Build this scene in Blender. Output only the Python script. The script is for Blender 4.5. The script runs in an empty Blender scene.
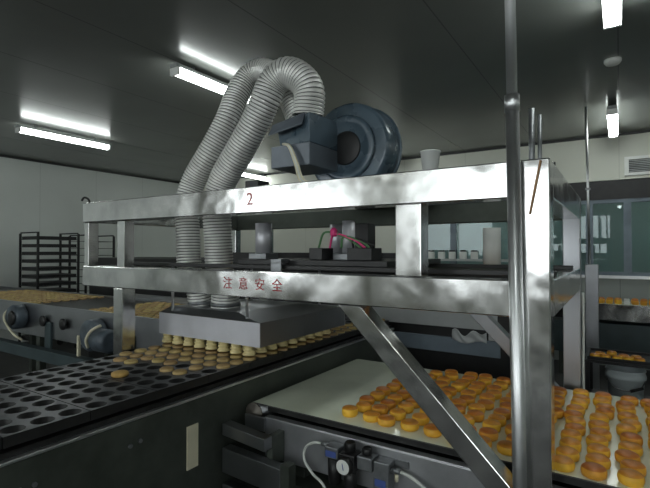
import bpy, bmesh, math, random
from mathutils import Vector, Matrix
random.seed(7)
C = bpy.context.scene.collection
PI = math.pi
EYE = 1.6
ORD = ['first','second','third','fourth','fifth','sixth','seventh','eighth','ninth','tenth','eleventh','twelfth','thirteenth',
       'fourteenth','fifteenth','sixteenth','seventeenth','eighteenth','nineteenth','twentieth','twenty-first','twenty-second',
       'twenty-third','twenty-fourth','twenty-fifth','twenty-sixth','twenty-seventh','twenty-eighth']

# ------------------------------------------------------------------ materials
def nt(name):
    m = bpy.data.materials.new(name); m.use_nodes = True
    n = m.node_tree.nodes; l = m.node_tree.links
    return m, n, l, n['Principled BSDF']
def mat(name, col, rough=.5, metal=0., var=0., scale=8., rvar=0., bump=0., stretch=None, spec=.5, objrand=0., coat=0.):
    """plain procedural material: noise varies the colour and the roughness"""
    m, n, l, b = nt(name)
    b.inputs['Metallic'].default_value = metal
    b.inputs['Roughness'].default_value = rough
    b.inputs['Base Color'].default_value = (*col, 1)
    b.inputs['Specular IOR Level'].default_value = spec
    b.inputs['Coat Weight'].default_value = coat
    tc = n.new('ShaderNodeTexCoord')
    mp = n.new('ShaderNodeMapping'); l.new(tc.outputs['Object'], mp.inputs['Vector'])
    if stretch: mp.inputs['Scale'].default_value = stretch
    no = n.new('ShaderNodeTexNoise'); no.inputs['Scale'].default_value = scale; no.inputs['Detail'].default_value = 5
    l.new(mp.outputs[0], no.inputs['Vector'])
    if var or objrand:
        r = n.new('ShaderNodeValToRGB')
        r.color_ramp.elements[0].position = .3; r.color_ramp.elements[1].position = .7
        r.color_ramp.elements[0].color = (*[max(0, c*(1-var)) for c in col], 1)
        r.color_ramp.elements[1].color = (*[min(1, c*(1+var)) for c in col], 1)
        l.new(no.outputs['Fac'], r.inputs['Fac'])
        out = r.outputs['Color']
        if objrand:
            oi = n.new('ShaderNodeObjectInfo')
            hs = n.new('ShaderNodeHueSaturation')
            mr = n.new('ShaderNodeMapRange'); mr.inputs['To Min'].default_value = 1-objrand; mr.inputs['To Max'].default_value = 1+objrand
            l.new(oi.outputs['Random'], mr.inputs['Value']); l.new(mr.outputs[0], hs.inputs['Value'])
            mr2 = n.new('ShaderNodeMapRange'); mr2.inputs['To Min'].default_value = .488; mr2.inputs['To Max'].default_value = .512
            l.new(oi.outputs['Random'], mr2.inputs['Value']); l.new(mr2.outputs[0], hs.inputs['Hue'])
            l.new(out, hs.inputs['Color']); out = hs.outputs['Color']
        l.new(out, b.inputs['Base Color'])
    if rvar:
        mr = n.new('ShaderNodeMapRange'); mr.inputs['From Min'].default_value = .3; mr.inputs['From Max'].default_value = .7
        mr.inputs['To Min'].default_value = max(.02, rough-rvar); mr.inputs['To Max'].default_value = rough+rvar
        l.new(no.outputs['Fac'], mr.inputs['Value']); l.new(mr.outputs[0], b.inputs['Roughness'])
    if bump:
        bp = n.new('ShaderNodeBump'); bp.inputs['Strength'].default_value = bump; bp.inputs['Distance'].default_value = .002
        l.new(no.outputs['Fac'], bp.inputs['Height']); l.new(bp.outputs[0], b.inputs['Normal'])
    return m
def emis(name, col, s):
    m, n, l, b = nt(name)
    b.inputs['Base Color'].default_value = (.9, .9, .9, 1)
    b.inputs['Emission Color'].default_value = (*col, 1); b.inputs['Emission Strength'].default_value = s
    return m
def panels(name, col, rough, sx, sy, width, axes, var=.05, spec=.5, dark=.55):
    """sheet panels with thin seams along two axes of the object"""
    m, n, l, b = nt(name)
    b.inputs['Roughness'].default_value = rough; b.inputs['Specular IOR Level'].default_value = spec
    tc = n.new('ShaderNodeTexCoord'); sp = n.new('ShaderNodeSeparateXYZ'); l.new(tc.outputs['Object'], sp.inputs[0])
    seams = None
    for ax, s in zip(axes, (sx, sy)):
        if not s: continue
        d = n.new('ShaderNodeMath'); d.operation = 'DIVIDE'; d.inputs[1].default_value = s; l.new(sp.outputs[ax], d.inputs[0])
        f = n.new('ShaderNodeMath'); f.operation = 'PINGPONG'; f.inputs[1].default_value = .5; l.new(d.outputs[0], f.inputs[0])
        g = n.new('ShaderNodeMath'); g.operation = 'LESS_THAN'; g.inputs[1].default_value = width/s; l.new(f.outputs[0], g.inputs[0])
        if seams is None: seams = g.outputs[0]
        else:
            mx = n.new('ShaderNodeMath'); mx.operation = 'MAXIMUM'; l.new(seams, mx.inputs[0]); l.new(g.outputs[0], mx.inputs[1]); seams = mx.outputs[0]
    no = n.new('ShaderNodeTexNoise'); no.inputs['Scale'].default_value = 1.3; no.inputs['Detail'].default_value = 6
    l.new(tc.outputs['Object'], no.inputs['Vector'])
    r = n.new('ShaderNodeValToRGB'); r.color_ramp.elements[0].position = .3; r.color_ramp.elements[1].position = .7
    r.color_ramp.elements[0].color = (*[c*(1-var) for c in col], 1); r.color_ramp.elements[1].color = (*[c*(1+var) for c in col], 1)
    l.new(no.outputs['Fac'], r.inputs['Fac'])
    mix = n.new('ShaderNodeMix'); mix.data_type = 'RGBA'
    l.new(seams, mix.inputs['Factor']); l.new(r.outputs['Color'], mix.inputs['A']); mix.inputs['B'].default_value = (*[c*dark for c in col], 1)
    l.new(mix.outputs['Result'], b.inputs['Base Color'])
    return m
def brushed(name, col, rough, lo, hi, scale, smear=.25, stretch=(1, 1, 1), metal=1., wave=7., wamp=.0):
    """stainless sheet: cloudy smears and fine scratches vary gloss and tone"""
    m, n, l, b = nt(name)
    b.inputs['Metallic'].default_value = metal
    tc = n.new('ShaderNodeTexCoord'); mp = n.new('ShaderNodeMapping'); l.new(tc.outputs['Object'], mp.inputs['Vector'])
    mp.inputs['Scale'].default_value = stretch
    no = n.new('ShaderNodeTexNoise'); no.inputs['Scale'].default_value = scale; no.inputs['Detail'].default_value = 8; no.inputs['Roughness'].default_value = .62
    l.new(mp.outputs[0], no.inputs['Vector'])
    mr = n.new('ShaderNodeMapRange'); mr.inputs['From Min'].default_value = .32; mr.inputs['From Max'].default_value = .68
    mr.inputs['To Min'].default_value = lo; mr.inputs['To Max'].default_value = hi
    l.new(no.outputs['Fac'], mr.inputs['Value']); l.new(mr.outputs[0], b.inputs['Roughness'])
    r = n.new('ShaderNodeValToRGB'); r.color_ramp.elements[0].position = .36; r.color_ramp.elements[1].position = .62
    r.color_ramp.elements[0].color = (*[c*(1-smear) for c in col], 1); r.color_ramp.elements[1].color = (*col, 1)
    l.new(no.outputs['Fac'], r.inputs['Fac']); l.new(r.outputs['Color'], b.inputs['Base Color'])
    n2 = n.new('ShaderNodeTexNoise'); n2.inputs['Scale'].default_value = wave; n2.inputs['Detail'].default_value = 1.5
    l.new(tc.outputs['Object'], n2.inputs['Vector'])
    bp = n.new('ShaderNodeBump'); bp.inputs['Strength'].default_value = wamp; bp.inputs['Distance'].default_value = .01
    l.new(n2.outputs['Fac'], bp.inputs['Height']); l.new(bp.outputs[0], b.inputs['Normal'])
    return m

M = {}
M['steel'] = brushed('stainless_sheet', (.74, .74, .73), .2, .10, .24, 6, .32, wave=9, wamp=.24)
M['hoodsteel'] = brushed('hood_sheet', (.66, .66, .70), .4, .36, .5, 5, .12, metal=.55)
M['satin'] = brushed('satin_panel', (.50, .51, .53), .36, .28, .44, 4, .25, metal=.8)
M['rollerend'] = mat('roller_end', (.16, .145, .125), .5, .5, .25, 20)
M['tube'] = brushed('polished_tube', (.76, .77, .78), .38, .34, .42, 8, .08)
M['sidesteel'] = brushed('darker_sheet', (.42, .43, .45), .3, .29, .36, 3, .15)  # darker tone; carries the shade on hood sides, rear post and brace
M['darksteel'] = brushed('dark_sheet', (.115, .13, .112), .5, .42, .6, 4, .35, metal=.6)  # dark mottled tone for conveyor sides, legs and rear beams
M['black'] = mat('black_paint', (.012, .012, .012), .45, 0, .3, 12)
M['blackmetal'] = mat('blackened_metal', (.03, .03, .03), .4, .6, .3, 10)
M['mould'] = mat('mould_coating', (.085, .09, .10), .38, .5, .35, 25, .1)
M['belt'] = mat('belt_cover', (.76, .81, .66), .16, 0, .07, 5, .08)
M['beltback'] = mat('belt_back', (.06, .06, .055), .6)
M['caketop'] = mat('cake_crust', (.60, .215, .022), .4, 0, .22, 30, 0, .25, objrand=.18)
M['cakeside'] = mat('cake_crumb', (.82, .43, .04), .5, 0, .12, 40, 0, .3, objrand=.1)
M['tantop'] = mat('pale_cake_crust', (.38, .26, .10), .6, 0, .2, 30, objrand=.15)
M['tanside'] = mat('pale_cake_crumb', (.48, .35, .15), .6, 0, .1, 30, objrand=.1)
M['loneside'] = mat('lone_cake_crumb', (.52, .33, .10), .6, 0, .15, 40)
M['fan'] = mat('fan_enamel', (.070, .105, .135), .3, .1, .25, 6, .1, coat=.3)
M['fanlight'] = mat('plenum_enamel', (.12, .14, .165), .35, .2, .2, 6)
M['duct'] = mat('duct_foil', (.74, .74, .71), .38, .35, .15, 14, .1)
M['ductwire'] = mat('duct_wire', (.06, .06, .058), .5, .3)
M['cup'] = mat('silicone_cup', (.68, .57, .28), .5, 0, .08, 10)
M['cream'] = mat('cream_plastic', (.66, .62, .46), .5, 0, .08, 10)
M['hose'] = mat('clear_hose', (.62, .64, .60), .3, 0, .05, 10)
M['motor'] = mat('motor_enamel', (.075, .095, .115), .4, .1, .4, 12)
M['teal'] = mat('teal_paint', (.045, .065, .07), .45, .1, .2, 5)
M['red'] = mat('red_paint', (.50, .035, .03), .5, 0, .2, 40)
M['marker'] = mat('faded_red_paint', (.42, .06, .06), .6, 0, .35, 60)
M['pink'] = mat('pink_hose', (.75, .05, .22), .4)
M['green'] = mat('green_wire', (.10, .25, .10), .5)
M['white'] = mat('white_plastic', (.78, .79, .76), .4, 0, .04, 8)
M['bucket'] = mat('bucket_plastic', (.80, .88, .90), .4, 0, .05, 8)
M['blue'] = mat('blue_label', (.06, .10, .32), .5)
M['alloy'] = mat('cast_alloy', (.25, .26, .27), .42, .8, .2, 25)
M['tanstreak'] = mat('tan_reflection', (.42, .24, .12), .55, 0, .25, 20)  # colour of a reflected streak on the frame post
M['grey'] = mat('grey_paint', (.33, .35, .34), .5, 0, .1, 5)
M['palegrey'] = mat('pale_grey_paint', (.50, .52, .52), .5, 0, .1, 5)
M['bluegrey'] = mat('blue_grey_paint', (.17, .21, .25), .45, .1, .2, 5)
M['darkgap'] = mat('vent_dark', (.06, .065, .065), .6)
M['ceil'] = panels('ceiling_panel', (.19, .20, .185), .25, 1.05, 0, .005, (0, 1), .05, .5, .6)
M['wall'] = panels('wall_panel', (.58, .61, .58), .38, 1.05, 0, .004, (1, 2), .04, .5, .75)
M['wallback'] = panels('back_wall_panel', (.62, .63, .55), .4, 1.05, 0, .004, (0, 2), .04, .5, .8)
M['wallgrey'] = panels('lower_wall_panel', (.36, .39, .37), .45, 1.05, 0, .004, (0, 2), .05)
M['floor'] = panels('floor_tile', (.045, .046, .044), .75, .4, .4, .004, (0, 1), .15)
M['daypane'] = emis('added_glow_pane', (.92, .98, 1.), 4.2)  # added glow, only there to be mirrored in the steel
M['lamp'] = emis('lamp_diffuser', (.93, 1., .97), 16)
def glass(name, tint, rough=.02):
    m, n, l, b = nt(name)
    b.inputs['Base Color'].default_value = (*tint, 1); b.inputs['Roughness'].default_value = rough
    b.inputs['Transmission Weight'].default_value = 1.; b.inputs['IOR'].default_value = 1.45
    return m
M['glass'] = glass('tinted_pane', (.42, .58, .60))
M['clear'] = mat('cup_plastic', (.86, .88, .86), .25, 0, .05, 10)
M['clear'].node_tree.nodes['Principled BSDF'].inputs['Transmission Weight'].default_value = .3

# ------------------------------------------------------------------ mesh helpers
class MB:
    def __init__(s): s.v = []; s.f = []; s.m = []; s.sm = []
    def face(s, idx, mi=0, smooth=False): s.f.append(idx); s.m.append(mi); s.sm.append(smooth)
    def box(s, x0, x1, y0, y1, z0, z1, mi=0):
        k = len(s.v)
        s.v += [(x, y, z) for z in (z0, z1) for y in (y0, y1) for x in (x0, x1)]
        for q in ((0,2,3,1),(4,5,7,6),(0,1,5,4),(1,3,7,5),(3,2,6,7),(2,0,4,6)): s.face([k+i for i in q], mi)
        return s
    def hexa(s, pts, mi=0):
        """eight corners in the order of box()"""
        k = len(s.v); s.v += [tuple(p) for p in pts]
        for q in ((0,2,3,1),(4,5,7,6),(0,1,5,4),(1,3,7,5),(3,2,6,7),(2,0,4,6)): s.face([k+i for i in q], mi)
        return s
    def bar(s, p0, p1, w, h, mi=0, up=(0, 0, 1)):
        p0 = Vector(p0); p1 = Vector(p1); d = (p1-p0).normalized(); u = Vector(up)
        a = d.cross(u).normalized()*w/2; b = a.cross(d).normalized()*h/2
        return s.hexa([p0-a-b, p0+a-b, p1-a-b, p1+a-b, p0-a+b, p0+a+b, p1-a+b, p1+a+b], mi)
    def tube(s, path, rad, n=12, mi=0, caps=True, smooth=True, mis=None):
        P = [Vector(p) for p in path]; N = len(P)
        R = rad if isinstance(rad, (list, tuple)) else [rad]*N
        t0 = (P[1]-P[0]).normalized()
        ref = Vector((0, 0, 1)) if abs(t0.z) < .9 else Vector((1, 0, 0))
        a = t0.cross(ref).normalized()
        k = len(s.v); prev = t0
        for i in range(N):
            t = (P[min(i+1, N-1)]-P[max(i-1, 0)]).normalized()
            q = prev.rotation_difference(t); a = q @ a; prev = t
            a = (a - t*a.dot(t)).normalized(); b = t.cross(a)
            for j in range(n):
                an = 2*PI*j/n; s.v.append(tuple(P[i]+R[i]*(math.cos(an)*a+math.sin(an)*b)))
        for i in range(N-1):
            for j in range(n):
                s.face([k+i*n+j, k+i*n+(j+1) % n, k+(i+1)*n+(j+1) % n, k+(i+1)*n+j], mis[i] if mis else mi, smooth)
        if caps:
            s.face([k+j for j in range(n)][::-1], mi); s.face([k+(N-1)*n+j for j in range(n)], mi)
        return s
    def cyl(s, p0, p1, r, n=16, mi=0, r1=None): return s.tube([p0, p1], [r, r if r1 is None else r1], n, mi)
    def lathe(s, prof, c=(0, 0, 0), n=20, mis=None, axis='z', smooth=True):
        k = len(s.v)
        for r, h in prof:
            for j in range(n):
                an = 2*PI*j/n; x, y = r*math.cos(an), r*math.sin(an)
                if axis == 'z': p = (x, y, h)
                elif axis == 'y': p = (x, -h, y)     # +h towards the viewer side
                else: p = (h, x, y)
                s.v.append((c[0]+p[0], c[1]+p[1], c[2]+p[2]))
        for i in range(len(prof)-1):
            for j in range(n):
                s.face([k+i*n+j, k+i*n+(j+1) % n, k+(i+1)*n+(j+1) % n, k+(i+1)*n+j], mis[i] if mis else 0, smooth)
        s.face([k+j for j in range(n)][::-1], mis[0] if mis else 0)
        e = k+(len(prof)-1)*n; s.face([e+j for j in range(n)], mis[-1] if mis else 0)
        return s
    def prism(s, poly, y0, y1, mi=0):
        """polygon in x,z swept along y"""
        n = len(poly); k = len(s.v)
        s.v += [(x, y0, z) for x, z in poly]+[(x, y1, z) for x, z in poly]
        s.face([k+i for i in range(n)], mi); s.face([k+n+i for i in range(n)][::-1], mi)
        for i in range(n): s.face([k+i, k+n+i, k+n+(i+1) % n, k+(i+1) % n], mi)
        return s
    def mesh(s, name, mats, off=(0, 0, 0)):
        me = bpy.data.meshes.new(name)
        me.from_pydata([(v[0]-off[0], v[1]-off[1], v[2]-off[2]) for v in s.v], [], s.f)
        for m in mats: me.materials.append(m)
        me.polygons.foreach_set('material_index', s.m); me.polygons.foreach_set('use_smooth', s.sm)
        bm = bmesh.new(); bm.from_mesh(me); bmesh.ops.recalc_face_normals(bm, faces=bm.faces); bm.to_mesh(me); bm.free()
        me.update(); return me
def mlist(m): return [M[x] for x in (m if isinstance(m, (list, tuple)) else [m])]
def tag(o, label, cat, group=None):
    o['label'] = label; o['category'] = cat
    if group: o['group'] = group
    return o
def thing(name, label, cat, loc, group=None):
    o = bpy.data.objects.new(name, None); C.objects.link(o); o.location = loc; o.empty_display_size = .1
    return tag(o, label, cat, group)
def wloc(o):
    v = Vector(o.location)
    while o.parent: o = o.parent; v += Vector(o.location)
    return v
def part(name, mb, m, parent, bevel=0, label=None):
    me = mb.mesh(name, mlist(m), wloc(parent))
    o = bpy.data.objects.new(name, me); C.objects.link(o); o.parent = parent
    if bevel: bev(o, bevel)
    if label: o['label'] = label
    return o
def solo(name, mb, m, label, cat, loc, group=None, bevel=0):
    o = bpy.data.objects.new(name, mb.mesh(name, mlist(m), loc)); C.objects.link(o); o.location = loc
    if bevel: bev(o, bevel)
    return tag(o, label, cat, group)
def bev(o, w, seg=2):
    b = o.modifiers.new('bevel', 'BEVEL'); b.width = w; b.segments = seg; b.limit_method = 'ANGLE'; b.angle_limit = .6
def struct(name, mb, m):
    o = bpy.data.objects.new(name, mb.mesh(name, mlist(m))); C.objects.link(o); o['kind'] = 'structure'; return o
def copy_tree(o, parent=None):
    c = o.copy(); C.objects.link(c)
    if parent: c.parent = parent
    for ch in list(o.children): copy_tree(ch, c)
    return c
def spline(pts, per=12):
    """Catmull-Rom through points"""
    P = [Vector(p) for p in pts]; P = [P[0]*2-P[1]]+P+[P[-1]*2-P[-2]]
    out = []
    for i in range(1, len(P)-2):
        for k in range(per):
            t = k/per
            out.append(.5*((2*P[i])+(P[i+1]-P[i-1])*t+(2*P[i-1]-5*P[i]+4*P[i+1]-P[i+2])*t*t+(3*P[i]-P[i-1]-3*P[i+1]+P[i+2])*t**3))
    out.append(P[-2]); return out
def resample(P, step):
    out = [P[0]]; acc = 0
    for a, b in zip(P, P[1:]):
        L = (b-a).length; d = step-acc
        while d <= L:
            out.append(a+(b-a)*(d/L)); d += step
        acc = L-(d-step)
    return out

# ------------------------------------------------------------------ camera
cam = bpy.data.cameras.new('camera'); co = bpy.data.objects.new('camera', cam); C.objects.link(co)
co.location = (0, 0, EYE); co.rotation_euler = (math.radians(90.75), 0, math.radians(32.6))
cam.sensor_width = 36; cam.lens = 36*461/650; cam.clip_start = .05
bpy.context.scene.camera = co

# ------------------------------------------------------------------ room shell
XL, XR, YB, YF, H = -8.75, 4.5, 7.5, -4.6, 3.2
struct('floor', MB().box(XL, XR, YF, YB, -.05, 0), 'floor')
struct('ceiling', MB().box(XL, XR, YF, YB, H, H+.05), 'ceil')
struct('wall_left', MB().box(XL-.06, XL, YF-.06, YB+.06, 0, H), 'wall')
struct('wall_right', MB().box(XR, XR+.06, YF-.06, YB+.06, 0, H), 'wall')
struct('wall_front', MB().box(XL, XR, YF-.06, YF, 0, H), 'wallback')
WX0 = -3.25
wb = MB().box(XL, WX0, YB, YB+.06, 0, H).box(WX0, XR, YB, YB+.06, 2.56, H)
struct('wall_back', wb, 'wallback')
struct('wall_back_lower', MB().box(WX0, XR, YB, YB+.06, 0, 1.21), 'wallgrey')
struct('trim_header', MB().box(WX0, XR, YB-.03, YB+.06, 2.30, 2.56), 'black')
struct('trim_ledge', MB().box(WX0, XR, YB-.05, YB-.001, 2.562, 2.60), 'wallback')
struct('trim_sill', MB().box(WX0, XR, YB-.06, YB+.06, 1.21, 1.25), 'tube')
struct('trim_cornice_left', MB().box(XL, XL+.03, YF, YB, H-.035, H), 'black')
struct('trim_cornice_back', MB().box(XL+.03, XR, YB-.03, YB, H-.03, H), 'black')
# glowing windows added unseen behind the viewer to brighten the steel's reflections
for i, (a, b) in enumerate(((-7.2, -4.4), (-2.7, -.3), (1.2, 3.6))):
    fr = struct('window_%d' % (20+i), MB().box(a-.06, a, YF+.001, YF+.05, 1.2, 2.9).box(b, b+.06, YF+.001, YF+.05, 1.2, 2.9).box(a, b, YF+.001, YF+.05, 1.2, 1.25)
                .box(a, b, YF+.001, YF+.05, 2.85, 2.9).box((a+b)/2-.03, (a+b)/2+.03, YF+.001, YF+.05, 1.25, 2.85), 'white')
    o = bpy.data.objects.new('window_pane', MB().box(a, b, YF+.002, YF+.012, 1.25, 2.85).mesh('window_pane', mlist('daypane'))); C.objects.link(o); o.parent = fr
# windows onto the next room
wx = [WX0, -2.3, -1.3, -.36, .09, 1.0, 2.0, 3.0, XR]
for i in range(len(wx)-1):
    a, b = wx[i], wx[i+1]
    fr = struct('window_%d' % (i+1), MB().box(a, a+.045, YB-.02, YB+.05, 1.25, 2.30).box(b-.045, b, YB-.02, YB+.05, 1.25, 2.30)
                .box(a+.045, b-.045, YB-.02, YB+.05, 1.25, 1.30).box(a+.045, b-.045, YB-.02, YB+.05, 2.25, 2.30), 'bluegrey')
    p = MB().box(a+.045, b-.045, YB+.01, YB+.018, 1.30, 2.25)
    o = bpy.data.objects.new('window_pane', p.mesh('window_pane', mlist('glass'))); C.objects.link(o); o.parent = fr
struct('wall_corridor', MB().box(WX0-1, XR, YB+1.6, YB+1.66, 0, H).box(WX0-1, XR, YB+.06, YB+1.6, 0, .02).box(WX0-1, XR, YB+.06, YB+1.6, H, H+.05), 'wall')

# ------------------------------------------------------------------ lamps on a grid
def make_lamp():
    r = thing('ceiling_lamp', '', 'lamp', (0, 0, H), 'fluorescent lamps under the ceiling')
    prof = []
    for k in range(9):
        an = PI+PI*k/8; prof.append((.05*math.cos(an), -.098+.036*math.sin(an)))
    prof = [(-.05, -.075)]+prof+[(.05, -.075)]
    part('diffuser', lampshape(prof), 'lamp', r)
    part('housing', MB().box(-.045, .045, -.62, .62, H-.075, H-.04), 'grey', r, .004)
    for e in (-1, 1):
        part('end_cap', MB().box(-.052, .052, e*.60-.012, e*.60+.012, H-.136, H-.074), 'white', r, .004)
        part('mounting_stem', MB().cyl((0, e*.4, H-.041), (0, e*.4, H-.0005), .012, 10), 'alloy', r)
    return r
def lampshape(prof):
    m = MB(); n = len(prof); k = 0
    m.v = [(x, -.588, H+z) for x, z in prof]+[(x, .588, H+z) for x, z in prof]
    m.face(list(range(n))); m.face(list(range(n, 2*n))[::-1])
    for i in range(n): m.face([i, n+i, n+(i+1) % n, (i+1) % n], 0, True)
    return m
lamp0 = make_lamp(); first = True
lamps = [(-6.3, 3.36, 'lit ceiling lamp at far left, above the tray racks and cake conveyor'),
         (-3.13, 3.16, 'lit ceiling lamp half hidden behind the two corrugated ducts'),
         (-6.3, 7.05, 'small distant lit ceiling lamp seen just right of the lower ducts'),
         (-3.15, 6.5, 'distant lit ceiling lamp mostly behind the right rim of the blue fan'),
         (-.03, 2.96, 'large lit ceiling lamp cut by the top edge at upper right'),
         (-.06, 6.45, 'lit ceiling lamp near the back wall, above the wall vent')]
added_lamps = [(-2.2, 8.3), (1.4, 8.3)]+[(x, y) for x in (-6.3, -3.15, 0, 3.15) for y in (-.25, -3.6)]+[(3.15, 3.1), (3.15, 6.5)]  # unseen lamps added for light: next room, behind the viewer, far right
for x, y, lb in lamps+[(x, y, 'added ceiling lamp for extra light, unseen outside the picture') for x, y in added_lamps]:
    o = lamp0 if first else copy_tree(lamp0); first = False
    o.location = (x, y, H); o['label'] = lb

solo('smoke_detector', MB().lathe([(.065, 0), (.065, -.02), (.05, -.04), (.02, -.045)], (-.04, 4.55, H), 20), 'white',
     'small round white detector on the ceiling between the two right-hand lamps', 'detector', (-.04, 4.55, H))

# ------------------------------------------------------------------ the machine frame
F0, F1 = 1.48, 1.56          # front members
R0, R1 = 2.675, 2.755          # rear members
X0, X1 = -2.60, -.17
ZT0, ZT1, ZL0, ZL1 = 1.758, 1.87, 1.397, 1.509
fr = thing('machine_frame', 'large stainless steel machine frame with red 2, bridging black moulds and white belt', 'frame', (-1.4, 2.08, 0))
g = .0008
part('front_top_beam', MB().box(X0, X1-.08-g, F0, F1, ZT0, ZT1), 'steel', fr, .004)
part('front_lower_beam', MB().box(X0, X1-.08-g, F0, F1, ZL0, ZL1), 'steel', fr, .004)
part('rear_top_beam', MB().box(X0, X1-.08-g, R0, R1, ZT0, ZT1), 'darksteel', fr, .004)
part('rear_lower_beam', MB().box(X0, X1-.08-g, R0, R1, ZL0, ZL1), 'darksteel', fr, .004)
for x0 in (X0, X1-.08):
    part('side_top_beam', MB().box(x0, x0+.08, F1+g, R0-g, ZT0, ZT1), 'steel', fr, .004)
    part('side_lower_beam', MB().box(x0, x0+.08, F1+g, R0-g, ZL0, ZL1), 'steel', fr, .004)
for y0, y1 in ((F0, F1), (R0, R1)):
    part('corner_post', MB().box(X1-.08, X1, y0, y1, 0.012, ZT1), 'steel' if y0 == F0 else 'sidesteel', fr, .004)  # rear post: darker sheet stands in for its dimmer reflections
    part('leg', MB().box(-2.30, -2.22, y0, y1, .012, ZL0-g), 'steel', fr, .004)
    part('upright', MB().box(-2.285, -2.22, y0+.01, y1-.01, ZL1+g, ZT0-g), 'steel', fr, .003)
    part('end_upright', MB().box(X0, X0+.045, y0+.01, y1-.01, ZL1+g, ZT0-g), 'steel', fr, .003)
    part('brace', MB().prism([(-.8925, 1.3962), (-.7965, 1.3962), (-.2508, .8505), (-.2508, .7545)], y0, y1), 'steel' if y0 == F0 else 'sidesteel', fr, .003)  # rear brace darkened by its sheet colour like the rear post
    for fx in (-.21, -2.26): part('foot_plate', MB().box(fx-.07, fx+.07, y0-.02, y1+.02, 0, .011), 'steel', fr, .002)
part('centre_upright', MB().box(-.655, -.562, F0-.004, F1-.01, ZL1+g, ZT0-g), 'steel', fr, .003)
part('rear_centre_upright', MB().box(-1.45, -1.38, R0+.01, R1-.01, ZL1+g, ZT0-g), 'steel', fr, .003)
part('top_hook', MB().tube(spline([(-2.56, 1.50, ZT1-.004), (-2.56, 1.49, ZT1+.02), (-2.575, 1.475, ZT1+.03), (-2.585, 1.465, ZT1+.01)], 5), .006, 8), 'blackmetal', fr)
# red paint lettering
def lettering(name, txt, x, z, size, parent, spacing=1.0):
    cu = bpy.data.curves.new(name, 'FONT'); cu.body = txt; cu.size = size; cu.align_x = 'CENTER'; cu.align_y = 'CENTER'
    cu.extrude = .0004; cu.space_character = spacing; cu.resolution_u = 3
    t = bpy.data.objects.new(name, cu); C.objects.link(t)
    bpy.context.view_layer.update()
    me = bpy.data.meshes.new_from_object(t.evaluated_get(bpy.context.evaluated_depsgraph_get()))
    bpy.data.objects.remove(t); bpy.data.curves.remove(cu)
    me.materials.clear(); me.materials.append(M['marker'])
    o = bpy.data.objects.new(name, me); C.objects.link(o); o.parent = parent
    o.location = Vector((x, F0-.0008, z))-wloc(parent); o.rotation_euler = (PI/2, 0, 0)
    o['label'] = 'red painted marking'
    return o
lettering('painted_number', '2', -1.327, 1.815, .075, fr)
for k, ch in enumerate('注意安全'):
    lettering('painted_character', ch, -1.455+.092*k, 1.452, .056, fr)

# poles and rods around the frame
pl = thing('telescopic_pole', 'shiny steel pole standing in front of the frame, from floor to ceiling', 'pole', (-.234, 1.42, 0))
pb = Vector((-.234, 1.425, 0)); pt = Vector((-.285, 1.462, H)); at = lambda z: pb+(pt-pb)*(z/H)
part('lower_tube', MB().cyl(at(.012), at(2.05), .0195, 24), 'tube', pl)
part('upper_tube', MB().cyl(at(2.0505), at(H-.001), .0155, 24), 'tube', pl)
part('sleeve', MB().cyl(at(2.01), at(2.06), .0215, 24), 'tube', pl)
part('foot_plate', MB().cyl((pb.x, pb.y, 0), (pb.x, pb.y, .012), .05, 24), 'tube', pl)
sp = thing('short_post', 'short grey post rising behind the top right corner of the frame', 'post', (-.40, 2.715, ZT1))
part('tube', MB().cyl((-.40, 2.715, ZT1+.008), (-.40, 2.715, ZT1+.50), .016, 16), 'alloy', sp)
part('side_tube', MB().cyl((-.36, 2.715, ZT1+.008), (-.36, 2.715, ZT1+.46), .011, 16), 'alloy', sp)
part('base_flange', MB().box(-.45, -.32, 2.68, 2.75, ZT1, ZT1+.008), 'alloy', sp)
solo('tan_streak', MB().tube([(-.194, 1.475, 1.863), (-.209, 1.475, 1.785), (-.224, 1.475, 1.706)], [.003, .0036, .003], 8), 'tanstreak',  # tan rod modelled in place of a reflection on the post
     'thin tan stick standing for a reflection on the bright top of the right frame post', 'streak', (-.205, 1.4745, 1.75))
pc = MB().lathe([(.026, 0), (.033, .066), (.035, .066), (.0355, .07), (.032, .07), (.031, .066), (.025, .004)], (0, 0, 0), 24)
pcx, pcy = -.545, 1.522
solo('plastic_cup', MB().lathe([(.026, 0), (.033, .063), (.0355, .064), (.0355, .068), (.032, .068), (.031, .063), (.0245, .004)], (pcx, pcy, ZT1), 24), 'clear',
     'small cloudy plastic cup standing on the top beam right of the blue fan', 'cup', (pcx, pcy, ZT1))

# ------------------------------------------------------------------ mould conveyor (runs away from the viewer on the left)
MX0, MX1, MZ = -2.20, -1.50, 1.06
mc = thing('mould_conveyor', 'long dark steel conveyor carrying black mould trays at lower left', 'conveyor', (-1.85, 1.6, 0))
part('side_panel', MB().box(MX1+.004, MX1+.02, -.3, 3.3, .40, .985), 'darksteel', mc, .002)
part('side_panel', MB().box(MX0-.02, MX0-.004, -.3, 3.3, .40, 1.0), 'darksteel', mc, .002)
part('edge_rail', MB().box(MX1+.003, MX1+.026, -.3, 3.3, .986, .997), 'tube', mc, .002, 'bright steel edge rail')
part('support_rail', MB().box(MX1-.04, MX1+.003, -.3, 3.3, .985, 1.015).box(MX0-.003, MX0+.04, -.3, 3.3, .985, 1.015), 'blackmetal', mc)
for y in (.0, 1.2, 2.4, 3.2):
    for x in (MX0+.03, MX1-.03): part('leg', MB().box(x-.03, x+.03, y-.03, y+.03, 0, .40), 'darksteel', mc)
    part('cross_member', MB().box(MX0, MX1, y-.02, y+.02, .84, .90), 'darksteel', mc)
for y, z in ((.66, .90), (.70, .90), (1.02, .90), (1.06, .905), (.95, .62), (1.0, .615), (1.55, .6)):
    part('bolt', MB().cyl((MX1+.0205, y, z), (MX1+.028, y, z), .008, 6), 'alloy', mc)
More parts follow.
